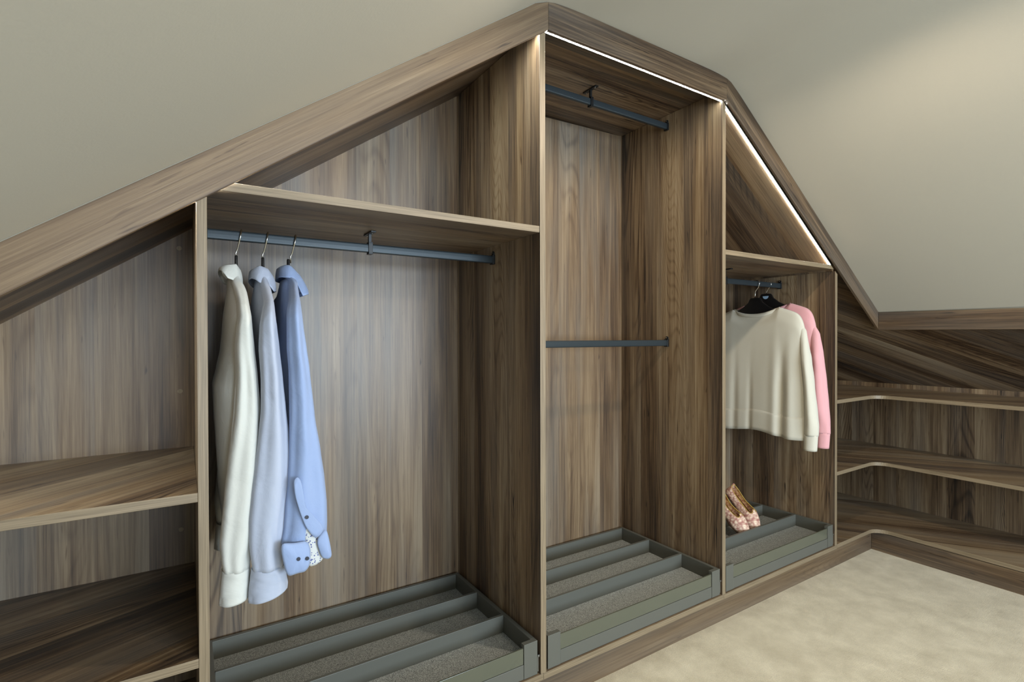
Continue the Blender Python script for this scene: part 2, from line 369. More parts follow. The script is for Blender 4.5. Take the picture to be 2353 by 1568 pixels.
# ------------------------------------------------------------------ fascia boards and plinths
FY0, FY1 = .991, .9998
def fascia(name, poly, mat, label, ax='y', a=FY0, b=FY1, edges=None):
    bm = B_(); fa, fb, sides = prism(bm, poly, ax, a, b)
    return obj(name, bm, mat, bevel=.0008, label=label, cat='fascia', group=None)
mid1 = .7372
fascia('fascia_board', [(XL, inL(XL)), (.7384, .7361), (.7384, .8025)]+[p for p in reversed(OUTER_A) if p[0] < .7384]+[(.35, outL(.35)), (-.2, outL(-.2)), (XL, outL(XL))], M_SL,
       'long sloping walnut fascia board climbing from the left edge to the peak')
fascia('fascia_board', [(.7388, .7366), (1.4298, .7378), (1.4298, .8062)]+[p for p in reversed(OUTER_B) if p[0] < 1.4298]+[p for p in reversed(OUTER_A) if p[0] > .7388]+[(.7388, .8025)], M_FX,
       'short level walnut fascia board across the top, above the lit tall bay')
fascia('fascia_board', [(1.4302, .7374), (2.4628, .0316), (2.4628, outR(2.4628)), (2.0, outR(2.0)), (1.50, outR(1.5))]+[p for p in reversed(OUTER_B[:-1]) if p[0] > 1.4302]+[(1.4302, .8062)], M_SR,
       'steep walnut fascia board running down the right slope to the eaves')
bm = B_(); prism(bm, [(.9905, .1025), (YE, .0940), (YE, .016), (.9905, .0285)], 'x', 2.4634, 2.474)
obj('fascia_board', bm, M_FY, bevel=.0008, label='low horizontal walnut fascia board above the right wing shelves', cat='fascia')
# plinths
obj('plinth_board', one(box, XL, XF+.0054, 1.018, 1.03, -Z0, BZ-BT-.0002), M_PX, bevel=.0008, label='long walnut plinth board under the three hanging bays, meeting the cream carpet', cat='plinth')
obj('plinth_board', one(box, XF+.0055, XF+.018, YE, 1.0178, -Z0, BZ-BT-.0002), M_FY, bevel=.0008, label='walnut plinth board under the right wing shelves', cat='plinth')

# ------------------------------------------------------------------ carcass
BV = .0007
def upright(i, parent, ztop, y1=YB-.0003):
    x0, x1 = P[i]; bm = B_()
    za, zb = ztop
    prism(bm, [(x0, BZ+.0002), (x1, BZ+.0002), (x1, zb), (x0, za)], 'y', 1.0, y1)
    for f in bm.faces:
        if abs(f.calc_center_median().y-S*1.0) < 1e-4: f.material_index = 1
    return obj('side_panel', bm, [M_Z, E_Z], parent, bevel=BV)
def shelf(parent, name, poly, ztop, mats, frontfn=None, t=BT, bevel=BV):
    bm = B_(); fa, fb, sides = prism(bm, poly, 'z', ztop-t, ztop)
    for f in sides: f.material_index = 1
    return obj(name, bm, mats, parent, bevel=bevel)
rect = lambda x0, x1, y0=1.0, y1=YB-.0003: [(x0, y0), (x1, y0), (x1, y1), (x0, y1)]
def rail(parent, x0, x1, z, cx=None, ztop=None, y=1.218):
    """oval hanging rail with end sockets and (cx) a centre support fixed at ztop"""
    bm = B_(); hw, hh = .0062, .0105; n = 20; rows = []
    for x in (x0+.001, x1-.001):
        r = []
        for k in range(n):
            a = 2*math.pi*k/n; c, s = math.cos(a), math.sin(a); e = .42
            r.append(W(x, y+hw*math.copysign(abs(c)**e, c), z+hh*math.copysign(abs(s)**e, s)))
        rows.append(r)
    V = grid(bm, rows, True); bm.faces.new(V[0]); bm.faces.new(list(reversed(V[1])))
    rl = obj('hanging_rail', bm, M_RAIL, parent, bevel=.0006, smooth=False)
    for xe, d in ((x0, 1), (x1, -1)):
        b2 = B_(); box(b2, min(xe, xe+d*.0075), max(xe, xe+d*.0075), y-.0085, y+.0085, z-.013, z+.0125)
        disc(b2, (xe+d*.0001, y, z+.0165), (d, 0, 0), .0085, .004)
        obj('end_socket', b2, M_BLACK, rl, bevel=.0012)
        b2 = B_(); disc(b2, (xe+d*.0034, y, z+.0185), (d, 0, 0), .0028, .0016, 10); obj('screw', b2, M_CHROME, rl)
    if cx is not None:
        b2 = B_(); box(b2, cx-.0035, cx+.0035, y-.0035, y+.0035, z+.012, ztop-.0005)
        box(b2, cx-.006, cx+.006, y-.030, y+.030, ztop-.004, ztop-.0003)
        box(b2, cx-.005, cx+.005, y-.0085, y-.0066, z-.013, z+.013); box(b2, cx-.005, cx+.005, y+.0066, y+.0085, z-.013, z+.013)
        box(b2, cx-.005, cx+.005, y-.0085, y+.0085, z-.0145, z-.0115); box(b2, cx-.005, cx+.005, y-.0085, y+.0085, z+.0115, z+.0145)
        obj('centre_support', b2, M_BLACK, rl, bevel=.0006)
        for yy in (y-.02, y+.02):
            b2 = B_(); disc(b2, (cx, yy, ztop-.0055), (0, 0, 1), .0025, .0015, 10); obj('screw', b2, M_CHROME, rl)
    return rl
def tray(parent, x0, x1, runner=True):
    """pull-out accessory tray: four walls, two dividers, liner, corner blocks, low rail, glass insert"""
    x0 += .0075; x1 -= .0075; zt, zb = -.7285, -.8098; mat_z = -.772; w = .0115
    d = obj('pull_out_tray', one(box, x0+.003, x1-.003, 1.008, 1.428, -.7815, -.7762), M_DARK, parent)
    P_ = lambda n, bm, m, bv=.0007: obj(n, bm, m, d, bevel=bv)
    P_('tray_side', one(box, x0, x0+w, 1.0165, 1.43, zb, zt), M_DARK)
    P_('tray_side', one(box, x1-w, x1, 1.0165, 1.43, zb, zt), M_DARK)
    P_('tray_back', one(box, x0+w, x1-w, 1.4195, 1.43, zb, zt), M_DARK)
    P_('liner', one(box, x0+w+.0005, x1-w-.0005, 1.0165, 1.4193, -.7760, mat_z), M_FELT, 0)
    for yy in (1.1405, 1.2835):
        P_('divider', one(box, x0+w+.0003, x1-w-.0003, yy, yy+.0085, mat_z+.0003, zt+.0015), M_DARK)
    bw = .0385
    for a, b in ((x0, x0+bw), (x1-bw, x1)):
        P_('corner_block', one(box, a, b, 1.0035, 1.0163, zb, zt), M_DARK)
    P_('front_rail', one(box, x0+bw+.0006, x1-bw-.0006, 1.0045, 1.014, zb, -.7755), M_DARK)
    P_('glass_panel', one(box, x0+bw+.0012, x1-bw-.0012, 1.0055, 1.0095, -.7746, -.7370), M_GLASS, .0004)
    if runner:
        bm = B_(); box(bm, x1+.0008, x1+.0035, 1.004, 1.40, -.805, -.765); box(bm, x1+.0008, x1+.0062, 1.003, 1.006, -.770, -.765)
        P_('runner', bm, M_STEEL, .0004)
    return d

# --- left shelving bay
t0 = thing('shelving_bay', 'open walnut shelving bay at the far left with two plain shelves', 'shelving', (-.30, 1.2, BZ-BT))
bm = B_(); prism(bm, [(XL, BZ), (XL+.0165, BZ), (XL+.0165, lidL(XL+.0165)-.001), (XL, lidL(XL)-.001)], 'y', 1.0, YB); obj('side_panel', bm, [M_Z], t0, bevel=BV)
upright(0, t0, (lidL(P[0][0])-.001, lidL(P[0][1])-.001))
bm = B_(); prism(bm, [(XL, BZ), (P[0][1]-.008, BZ), (P[0][1]-.008, lidL(P[0][1]-.008)), (XL, lidL(XL))], 'y', YB, YB+.013); obj('back_panel', bm, M_ZB, t0)
xs = XL+.017
shelf(t0, 'shelf', [(xs, 1.0), (P[0][0]-.0003, 1.0), (P[0][0]-.0003, YB-.0004), (xs, YB-.0004)], -.2575, [M_D1, E_X])
shelf(t0, 'shelf', rect(xs, P[0][0]-.0003), -.535, [M_D2, E_X])
shelf(t0, 'base_board', rect(XL, P[0][1]-.008, 1.0, YB), BZ, [M_X, E_X])
def lid(parent, pts, mat, y1=YB+.013):
    """lid panel: polyline of lower surface, thickness up"""
    bm = B_(); y0_ = 1.0112 if mat is M_SR else 1.0005; poly = [(x, z) for x, z in pts]+[(x, z+.0165) for x, z in reversed(pts)]
    prism(bm, poly, 'y', y0_, y1); return obj('lid_panel', bm, mat, parent)
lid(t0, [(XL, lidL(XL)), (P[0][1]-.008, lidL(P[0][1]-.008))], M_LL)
for zc in (.212, -.125, -.452):
    bm = B_(); disc(bm, (-.009, YB-.0002, zc), (0, -1, 0), .0065, .0012, 14); obj('screw_cap', bm, E_Z, t0)
# --- long-hang bay 1
t1 = thing('hanging_bay', 'wide walnut hanging bay with high shelf and the three shirts', 'wardrobe', (.37, 1.2, BZ-BT), 'hanging bays of the fitted wardrobe')
upright(1, t1, (lidL(P[1][0])-.001, lidL(P[1][1])-.001))
bm = B_(); prism(bm, [(P[0][1]-.0075, BZ), (P[1][1]-.008, BZ), (P[1][1]-.008, lidL(P[1][1]-.008)), (P[0][1]-.0075, lidL(P[0][1]-.0075))], 'y', YB, YB+.013); obj('back_panel', bm, M_ZB, t1)
shelf(t1, 'shelf', rect(P[0][1]+.0003, P[1][0]-.0003, 1.0015), .2668, [M_X, E_X])
shelf(t1, 'base_board', rect(P[0][1]-.0075, P[1][1]-.008, 1.0, YB), BZ, [M_X, E_X])
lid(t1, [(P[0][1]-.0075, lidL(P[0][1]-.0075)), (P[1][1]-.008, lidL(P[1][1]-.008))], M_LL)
rail(t1, P[0][1]+.0003, P[1][0]-.0003, .2135, .375, .2668-BT)
tray(t1, P[0][1], P[1][0])
# --- double-hang bay 2
t2 = thing('hanging_bay', 'tall empty walnut bay in the middle with two bare rails', 'wardrobe', (1.08, 1.2, BZ-BT), 'hanging bays of the fitted wardrobe')
bm = B_(); x0_, x1_ = P[2]
prism(bm, [(x0_, BZ+.0002), (x1_, BZ+.0002), (x1_, .7275), (x0_+.009, .7335), (x0_+.009, LF-.0006), (x0_, LF-.0006)], 'y', 1.0, YB-.0003)
for f in bm.faces:
    if abs(f.calc_center_median().y-S*1.0) < 1e-4: f.material_index = 1
obj('side_panel', bm, [M_Z, E_Z], t2, bevel=BV)
bm = B_(); prism(bm, [(P[1][1]-.0075, BZ), (P[2][1]-.008, BZ), (P[2][1]-.008, LF), (P[1][1]-.0075, LF if xLF < P[1][1] else lidL(P[1][1]-.0075))], 'y', YB, YB+.013); obj('back_panel', bm, M_ZB, t2)
shelf(t2, 'base_board', rect(P[1][1]-.0075, P[2][1]-.008, 1.0, YB), BZ, [M_X, E_X])
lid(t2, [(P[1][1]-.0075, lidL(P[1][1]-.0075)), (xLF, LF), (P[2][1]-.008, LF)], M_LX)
rail(t2, P[1][1]+.0003, P[2][0]-.0003, .7315, 1.07, LF)
rail(t2, P[1][1]+.0003, P[2][0]-.0003, -.0205)
tray(t2, P[1][1], P[2][0])
# --- right bay 3
t3 = thing('hanging_bay', 'right-hand walnut bay under the slanting LED line, holding two sweatshirts', 'wardrobe', (1.78, 1.2, BZ-BT), 'hanging bays of the fitted wardrobe')
upright(3, t3, (lid3(P[3][0])-.001, lid3(P[3][1])-.001))
bm = B_(); prism(bm, [(P[2][1]-.0075, BZ), (P[3][1]-.008, BZ), (P[3][1]-.008, lid3(P[3][1]-.008)), (P[2][1]-.0075, lid3(P[2][1]-.0075))], 'y', YB, YB+.013); obj('back_panel', bm, M_ZB, t3)
bm = B_(); zs_ = .2755; xt = 1.4375+(.7282-zs_)/.6925-.0006; xb_ = 1.4375+(.7282-zs_+BT)/.6925-.0006
prism(bm, [(P[2][1]+.0003, zs_-BT), (xb_, zs_-BT), (xt, zs_), (P[2][1]+.0003, zs_)], 'y', 1.0015, YB-.0003)
for f in bm.faces:
    if abs(f.calc_center_median().y-S*1.0015) < 1e-4: f.material_index = 1
obj('shelf', bm, [M_X, E_X], t3, bevel=BV)
shelf(t3, 'base_board', rect(P[2][1]-.0075, P[3][1], 1.0, YB), BZ, [M_X, E_X])
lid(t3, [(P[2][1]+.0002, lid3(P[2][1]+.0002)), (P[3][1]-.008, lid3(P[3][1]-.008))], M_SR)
rail(t3, P[2][1]+.0003, P[3][0]-.0003, .215, 1.745, .2755-BT)
tray(t3, P[2][1], P[3][0])
# --- corner wing
t4 = thing('corner_shelving', 'L-shaped walnut corner shelving under the right eaves', 'shelving', (2.66, .6, BZ-BT))
bm = B_(); prism(bm, [(P[3][1]-.0075, BZ), (XB, BZ), (XB, lidR(XB)), (P[3][1]-.0075, lidR(P[3][1]-.0075))], 'y', YB, YB+.013); obj('back_panel', bm, M_ZB, t4)
bm = B_(); box(bm, XB, XB+.013, YE, YB+.013, BZ, lidR(XB)); obj('back_panel', bm, M_ZW, t4)
bm = B_(); prism(bm, [(XF+.012, BZ), (XB, BZ), (XB, lidR(XB)), (XF+.012, lidR(XF+.012)-.001)], 'y', YE-.0165, YE); obj('side_panel', bm, [M_Z], t4, bevel=BV)
rf = .055; arc = [(XF-rf+rf*math.sin(a), 1.0-rf+rf*math.cos(a)) for a in [math.radians(k*90/10) for k in range(11)]]
arc = [(x, y) for x, y in arc]
def wing_poly(x0):
    return [(x0, 1.0), (XF-rf, 1.0)] + [(XF-rf*(1-math.sin(a)), 1.0-rf*(1-math.cos(a))) for a in [math.radians(k*9) for k in range(1, 11)]] + [(XF, YE+.0005), (XB-.0003, YE+.0005), (XB-.0003, YB-.0004), (x0, YB-.0004)]
wp = wing_poly(P[3][1]+.0003)
wl = lambda z, nm='shelf': shelf(t4, nm, wp, z, [M_Y, E_Y], t=.0145)
wl(-.2465); wl(-.5265)
shelf(t4, 'base_board', [(p[0]+(.0 if i else 0), p[1]) for i, p in enumerate(wing_poly(P[3][1]+.0003))], BZ+.003, [M_Y, E_Y])
xj = XF+.001
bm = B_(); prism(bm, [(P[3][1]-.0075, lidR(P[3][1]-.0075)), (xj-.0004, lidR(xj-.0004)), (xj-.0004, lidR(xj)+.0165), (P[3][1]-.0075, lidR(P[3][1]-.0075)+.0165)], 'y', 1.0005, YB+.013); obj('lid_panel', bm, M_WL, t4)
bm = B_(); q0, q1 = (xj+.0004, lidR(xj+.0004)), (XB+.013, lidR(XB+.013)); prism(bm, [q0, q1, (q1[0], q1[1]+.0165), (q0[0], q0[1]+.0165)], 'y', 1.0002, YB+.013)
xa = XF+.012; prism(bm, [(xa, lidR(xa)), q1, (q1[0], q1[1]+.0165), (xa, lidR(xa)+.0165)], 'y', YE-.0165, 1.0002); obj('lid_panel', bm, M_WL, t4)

# ------------------------------------------------------------------ LED profiles behind the fascia
def led_strip(name, a, b, nrm, label, y0=1.0003, w=.0085, emw=.0052, lift=0.0, h=.028, et=.0005, lip=False):
    """a,b = (x,z) of lower edge line; nrm = inward (up) normal"""
    t = thing('led_strip', label, 'strip light', ((a[0]+b[0])/2, y0, (a[1]+b[1])/2), 'LED strips behind the fascia')
    nx_, nz_ = nrm
    def q(p, k): return (p[0]+nx_*k, p[1]+nz_*k)
    bm = B_(); prism(bm, [q(a, lift+et+.0001), q(b, lift+et+.0001), q(b, h), q(a, h)], 'y', y0, y0+w); obj('profile', bm, M_WHITE if False else M_DARK, t)
    if lip:
        bm = B_(); prism(bm, [q(a, lift+.0006), q(b, lift+.0006), q(b, h), q(a, h)], 'y', y0-.0001, y0+.0009); obj('shield_lip', bm, M_DARK, t)  # added lip: keeps the diffuser's side light off the ceiling
    bm = B_(); prism(bm, [q(a, lift), q(b, lift), q(b, lift+et), q(a, lift+et)], 'y', y0+(w-emw)/2, y0+(w+emw)/2); obj('diffuser', bm, M_LED, t)
    return t
def nrm(k): 
    l = math.hypot(1, k); return (-k/l, 1/l)
led_strip('', (P[0][1]+.003, inL(P[0][1]+.003)+.001), (P[1][0]-.0015, inL(P[1][0]-.0015)+.001), nrm(.708), 'LED strip along the left slope, tucked behind the long fascia', emw=.0075, lift=.003)
led_strip('', (XL+.02, inL(XL+.02)+.001), (P[0][0]-.002, inL(P[0][0]-.002)+.001), nrm(.708), 'LED strip tucked behind the fascia over the left shelving bay', emw=.0075, lift=.003)
led_strip('', (P[1][1]+.001, .7372), (P[2][0]-.0005, .7378), (0, 1), 'thin glowing white LED line along the level top of the tall bay', emw=.0034)
led3 = lambda x: .7268-.6925*(x-1.4375)
led_strip('', (P[2][1]+.0015, led3(P[2][1]+.0015)), (2.092, led3(2.092)), nrm(-.6925), 'bright white LED line slanting down the right slope', y0=1.0003, w=.010, emw=.0072, h=.0016, lift=-.0016, et=.0026, lip=True)

# ------------------------------------------------------------------ garments
def lerp(a, b, t): return a+(b-a)*t
def interp(rows, z):
    """rows sorted by descending z: (z, xl, xr)"""
    if z >= rows[0][0]: return rows[0][1:]
    for a, b in zip(rows, rows[1:]):
        if z >= b[0]:
            t = (a[0]-z)/(a[0]-b[0]); t = t*t*(3-2*t)*.3+t*.7
            return tuple(lerp(p_, q_, t) for p_, q_ in zip(a[1:], b[1:]))
    return rows[-1][1:]
def sleeve(rows, yc, hd, folds=3, amp=.09, n=48, m=70, seed=0, z0=None, z1=None, dy=0.0, tilt=0.0, hemtilt=0.0, grow=1.0, capped=True):
    """closed hanging tube; silhouette in x from rows, depth hd (function of t), fold ripples"""
    bm = B_(); z0 = rows[0][0] if z0 is None else z0; z1 = rows[-1][0] if z1 is None else z1
    R = []
    for j in range(m+1):
        t = j/m; z = lerp(z0, z1, t); xl, xr, y = interp(rows, z)
        xc, hw = (xl+xr)/2, (xr-xl)/2*grow
        if capped: hw *= min(1, .5+t*14)**.6
        d = hd(t)*grow; y = yc(y); ring = []
        for k in range(n):
            a = 2*math.pi*k/n; c, s = math.cos(a), math.sin(a)
            rp = 1+amp*min(1, t*3)*math.sin(folds*a+seed+2.2*t+1.4*noise.noise(Vector((t*3, seed, 0))))+.09*noise.noise(Vector((c*1.3, s*1.3+seed*3, t*7)))
            ex = 1 if abs(c) > .93 else rp
            px = xc+hw*c*min(1.0, .25+.75*max(rp, .85) if abs(c) < .93 else 1)
            py = y+d*s*rp
            zz = z + hemtilt*t**6*(c)
            ring.append(W(px, py, zz))
        R.append(ring)
    grid(bm, R, True); return bm
def body(rows, yc, hy, bot, seed=0, n=56, m=50, thick=1.0):
    """torso of a shirt hung edge-on: hy(z) half width across the shoulders"""
    bm = B_(); R = []
    z0 = rows[0][0]; z1 = bot
    for j in range(m+1):
        t = j/m; z = lerp(z0, z1, t); xl, xr = interp(rows, z); xc, hw = (xl+xr)/2, (xr-xl)/2*thick; ring = []
        w = hy(z)
        for k in range(n):
            a = 2*math.pi*k/n; c, s = math.cos(a), math.sin(a)
            rp = 1+.10*t*math.sin(5*a+seed+3*t)+.07*noise.noise(Vector((c*2, s*2+seed, t*5)))
            ring.append(W(xc+hw*c*min(1, rp), yc+w*math.copysign(abs(s)**.8, s)*(.97+.03*rp), z))
        R.append(ring)
    grid(bm, R, True); return bm
def hook(hx, pts, r=.0019):
    return one(tube, pts, r, 8)
def hanger(x, y, z, top, bot, label, group, pts, wide=.006, sticker=False, bx=0):
    """top/bot: (dy, z) half profiles of the shaped shoulder body"""
    t = thing('clothes_hanger', label, 'hanger', (x, y, z), group)
    bm = B_(); prof_ = [(y+d, zz) for d, zz in top]+[(y+d, zz) for d, zz in reversed(bot)]+[(y-d, zz) for d, zz in bot if d > 0]+[(y-d, zz) for d, zz in reversed(top) if d > 0]
    prism(bm, prof_, 'x', x+bx-wide/2, x+bx+wide/2)
    obj('shoulder_body', bm, M_PLASTIC, t, bevel=.0022, smooth=True)
    obj('hook', one(tube, pts, .0019, 8), M_CHROME, t, smooth=True)
    if sticker:
        bm = B_(); n = 14; zc = z-.0085; yc_ = y
        A = [W(x-wide/2-.0006, yc_+.0125*math.cos(math.pi*k/n), zc-.0125*math.sin(math.pi*k/n)) for k in range(n+1)]
        bm.faces.new([bm.verts.new(p) for p in A])
        obj('sticker', bm, M_LABEL, t, solid=.0006, label='pale blue half-round sticker')
    return t
def pl(tab, x):
    if x <= tab[0][0]: return tab[0][1]
    for a, b in zip(tab, tab[1:]):
        if x <= b[0]: return lerp(a[1], b[1], (x-a[0])/(b[0]-a[0]))
    return tab[-1][1]
def collar(top, bot, ry=.046, flare=.012, yc=1.218, n=56):
    """shirt collar round the neck: top / bottom edge heights as polylines in x, turned-down outer flap"""
    bm = B_(); R = []; xb, xf = top[0][0], top[-1][0]; xc, rx = (xb+xf)/2, (xf-xb)/2
    for gx, v, mode in ((.72, .75, 0), (.78, .3, 0), (.84, .02, 0), (.90, -.035, 1), (.95, .02, 1), (.98, .25, 1), (1, .55, 1), (1.0, .85, 1), (1.0, 1, 1)):
        ring = []
        for k in range(n):
            a = 2*math.pi*k/n; c, s = math.cos(a), math.sin(a)
            ce, se = math.copysign(abs(c)**.62, c), math.copysign(abs(s)**.62, s)
            xo = xc+rx*ce; zt, zb = pl(top, xo), pl(bot, xo)
            gy = gx + (.10*v if mode else 0)
            ring.append(W(xc+rx*ce*gx, yc+(ry+flare*max(0, v)*(1 if mode else 0))*se*gy+.0012*math.sin(5*a+v*3), lerp(zt, zb, v)))
        R.append(ring)
    grid(bm, R, True); return bm
def patch(pts, y, solid, bulge=0.0, rng=6):
    """flat-ish cloth panel from an (x,z) outline, gently bulged towards the room"""
    for _ in range(2):
        n_ = len(pts); pts = [q for i in range(n_) for q in ((pts[i][0]*.8+pts[(i+1) % n_][0]*.2, pts[i][1]*.8+pts[(i+1) % n_][1]*.2), (pts[i][0]*.2+pts[(i+1) % n_][0]*.8, pts[i][1]*.2+pts[(i+1) % n_][1]*.8))]
    bm = B_(); cx = sum(p[0] for p in pts)/len(pts); cz = sum(p[1] for p in pts)/len(pts)
    R = []
    for j in range(rng+1):
        f = 1-j/rng*.96
        R.append([W(cx+(p[0]-cx)*f, y-bulge*(1-f*f), cz+(p[1]-cz)*f) for p in pts])
    V = grid(bm, R, True); bm.faces.new(V[-1]); return bm
C_W = cloth('white_cotton', srgb(206, 206, 199)); C_M = cloth('pale_blue_cotton', srgb(172, 179, 196)); C_B = cloth('sky_blue_cotton', srgb(142, 160, 196))
C_CR = cloth('cream_sweatshirt', srgb(196, 192, 178), weave=700, bump=.4, crease=.12); C_PK = cloth('pink_sweatshirt', srgb(212, 158, 162), weave=700, bump=.4, crease=.12)
M_BTN = plain('navy_button', srgb(40, 46, 62), .3)
# dotted lining
m, N, L, B = newmat('dotted_lining'); tc = N.new('ShaderNodeTexCoord'); vo = N.new('ShaderNodeTexVoronoi'); vo.inputs['Scale'].default_value = 190
gt = N.new('ShaderNodeMath'); gt.operation = 'GREATER_THAN'; gt.inputs[1].default_value = .30; mxx = N.new('ShaderNodeMixRGB'); mxx.inputs[1].default_value = srgb(70, 80, 140); mxx.inputs[2].default_value = srgb(200, 202, 200)
L.new(tc.outputs['Object'], vo.inputs['Vector']); L.new(vo.outputs['Distance'], gt.inputs[0]); L.new(gt.outputs[0], mxx.inputs[0]); L.new(mxx.outputs[0], B.inputs['Base Color']); B.inputs['Roughness'].default_value = .85; C_DOT = m

SLW=[(.1370,0.0815,0.0965,1.2000),(0.1178,0.0796,0.0975,1.1800),(0.1051,0.0801,0.1008,1.1550),(0.0910,0.0819,0.1030,1.1280),(0.0724,0.0834,0.1033,1.1000),(0.0548,0.0832,0.1039,1.0800),(0.0399,0.0833,0.1056,1.0720),(0.0221,0.0810,0.1069,1.0720),(-0.0183,0.0780,0.1104,1.0720),(-0.0686,0.0791,0.1153,1.0720),(-0.1320,0.0752,0.1201,1.0720),(-0.1805,0.0708,0.1213,1.0720),(-0.2306,0.0656,0.1218,1.0720),(-0.2853,0.0604,0.1215,1.0720),(-0.3437,0.0552,0.1182,1.0720),(-0.3727,0.0523,0.1122,1.0720),(-0.4041,0.0542,0.1025,1.0720),(-0.4268,0.0572,0.1002,1.0720)]
CUW=[(-0.4251,0.0562,0.1002,1.0720),(-0.4364,0.0554,0.1008,1.0720),(-0.4602,0.0532,0.1000,1.0720),(-0.4839,0.0517,0.0984,1.0720)]
SLM=[(.1370,0.1315,0.1450,1.2000),(0.1086,0.1311,0.1481,1.1650),(0.0959,0.1313,0.1481,1.1400),(0.0815,0.1309,0.1465,1.1100),(0.0677,0.1288,0.1448,1.0800),(0.0534,0.1242,0.1435,1.0600),(0.0382,0.1198,0.1433,1.0480),(0.0220,0.1175,0.1455,1.0480),(-0.0185,0.1158,0.1498,1.0480),(-0.0778,0.1192,0.1555,1.0480),(-0.1324,0.1189,0.1605,1.0480),(-0.1813,0.1143,0.1656,1.0480),(-0.2317,0.1090,0.1692,1.0480),(-0.2866,0.1022,0.1689,1.0480),(-0.3361,0.0973,0.1641,1.0480),(-0.3833,0.0982,0.1562,1.0480),(-0.4268,0.1036,0.1545,1.0480)]
CUM=[(-0.4253,0.1029,0.1560,1.0480),(-0.4440,0.1007,0.1589,1.0480),(-0.4644,0.0984,0.1619,1.0480),(-0.4789,0.0977,0.1610,1.0480)]
SLB=[(.1370,0.1790,0.1910,1.2000),(0.1188,0.1866,0.2021,1.1650),(0.1033,0.1826,0.1976,1.1350),(0.0858,0.1761,0.1922,1.0950),(0.0697,0.1696,0.1884,1.0600),(0.0536,0.1640,0.1867,1.0400),(0.0384,0.1616,0.1868,1.0300),(0.0221,0.1616,0.1886,1.0300),(-0.0188,0.1613,0.1942,1.0300),(-0.0598,0.1642,0.1995,1.0300),(-0.1480,0.1652,0.2085,1.0300),(-0.2169,0.1641,0.2193,1.0300),(-0.2668,0.1616,0.2260,1.0300),(-0.3163,0.1569,0.2302,1.0300),(-0.3518,0.1545,0.2308,1.0300),(-0.3818,0.1498,0.2298,1.0300)]
BOW=[(0.1240,0.0766,0.1004),(0.1012,0.0752,0.1050),(0.0754,0.0729,0.1072),(0.0495,0.0697,0.1086),(0.0150,0.0673,0.1115),(-0.0195,0.0641,0.1137),(-0.0625,0.0558,0.1150),(-0.0951,0.0482,0.1164),(-0.1486,0.0494,0.1185),(-0.2263,0.0519,0.1181),(-0.2783,0.0546,0.1178),(-0.3328,0.0595,0.1136),(-0.3912,0.0673,0.1094)]
BOM=[(0.1225,0.1288,0.1536),(0.0771,0.1235,0.1542),(0.0506,0.1208,0.1540),(0.0152,0.1188,0.1555),(-0.0644,0.1184,0.1567),(-0.1531,0.1195,0.1595),(-0.2866,0.1202,0.1621),(-0.4025,0.1227,0.1615)]
BOB=[(0.1253,0.1796,0.2003),(0.0790,0.1731,0.2027),(0.0518,0.1705,0.2043),(0.0155,0.1670,0.2058),(-0.0661,0.1633,0.2097),(-0.1573,0.1690,0.2136),(-0.2945,0.1734,0.2172),(-0.4137,0.1760,0.2167)]
def shoulder(z):
    # half width across the shoulders as the rings go down from the neck
    if z > .10: return lerp(.050, .070, (.125-z)/.025)
    if z > .045: return lerp(.070, .146, ((.10-z)/.055)**.85)
    return lerp(.146, .126, min(1, (.045-z)/.06))+.006*min(1, (.045-z)/.3)
def shirt(xc, nm, rowsB, rowsS, rowsC, mat, col, seed, cuff_tilt, botz, ys=1.045):
    t = thing('shirt', nm, 'shirt', (xc, 1.218, .2135), 'shirts on the rail')
    obj('torso', body(rowsB, 1.218, shoulder, botz, seed), mat, t, smooth=True, solid=.0012)
    yc = lambda y: y
    hd = lambda q: lerp(.024, .030, min(1, q*6)) if q < .2 else lerp(.030, .024, (q-.2)/.8)
    sl = obj('sleeve', sleeve(rowsS, yc, hd, 5, .10, n=64, seed=seed), mat, t, smooth=True, solid=.0012)
    # far sleeve, mirrored to the back of the bay
    yc2 = lambda y: 2.436-y
    obj('sleeve', sleeve([(z, a+.004, b-.004, c) for z, a, b, c in rowsS], yc2, hd, 3, .10, seed=seed+2), mat, t, smooth=True, solid=.0012)
    if rowsC:
        ce = lambda y: y+.004
        obj('cuff', sleeve(rowsC, ce, lambda q: .0255, 2, .05, m=16, seed=seed+1, hemtilt=cuff_tilt, grow=1.03, capped=False), mat, sl, smooth=True, solid=.0022)
        obj('cuff', sleeve([(z, a+.004, b-.004, c) for z, a, b, c in rowsC], lambda y: 2.432-y, lambda q: .0255, 2, .05, m=16, seed=seed+1, capped=False), mat, t, smooth=True, solid=.0022)
    obj('collar', collar(*col), mat, t, smooth=True, solid=.0016)
    return t, sl
GS = 'shirts on the rail'
tw, sw = shirt(.0955, 'white shirt, nearest the left upright', BOW, SLW, CUW, C_W, ([(.0605, .1440), (.068, .1455), (.090, .1485), (.0985, .1390), (.1025, .1290)], [(.0605, .1380), (.073, .1185), (.085, .1140), (.1025, .1060)]), .3, .003, -.40, 1.072)
tm, sm_ = shirt(.146, 'pale blue shirt hanging between the white and the sky blue one', BOM, SLM, CUM, C_M, ([(.1175, .1425), (.131, .1485), (.148, .1430), (.160, .1290), (.1655, .1180)], [(.1175, .1240), (.130, .1125), (.146, .1105), (.157, .0955), (.1655, .0990)]), 1.7, .006, -.42, 1.048)
tb, sb = shirt(.2018, 'sky blue shirt with spotted cuff lining and dark buttons', BOB, SLB, None, C_B, ([(.171, .1520), (.181, .1545), (.191, .1532), (.2126, .1315), (.224, .1160), (.2305, .1060)], [(.171, .1290), (.177, .1270), (.197, .1250), (.2046, .1080), (.212, .0890), (.2305, .0960)]), 3.1, 0, -.42, 1.030)
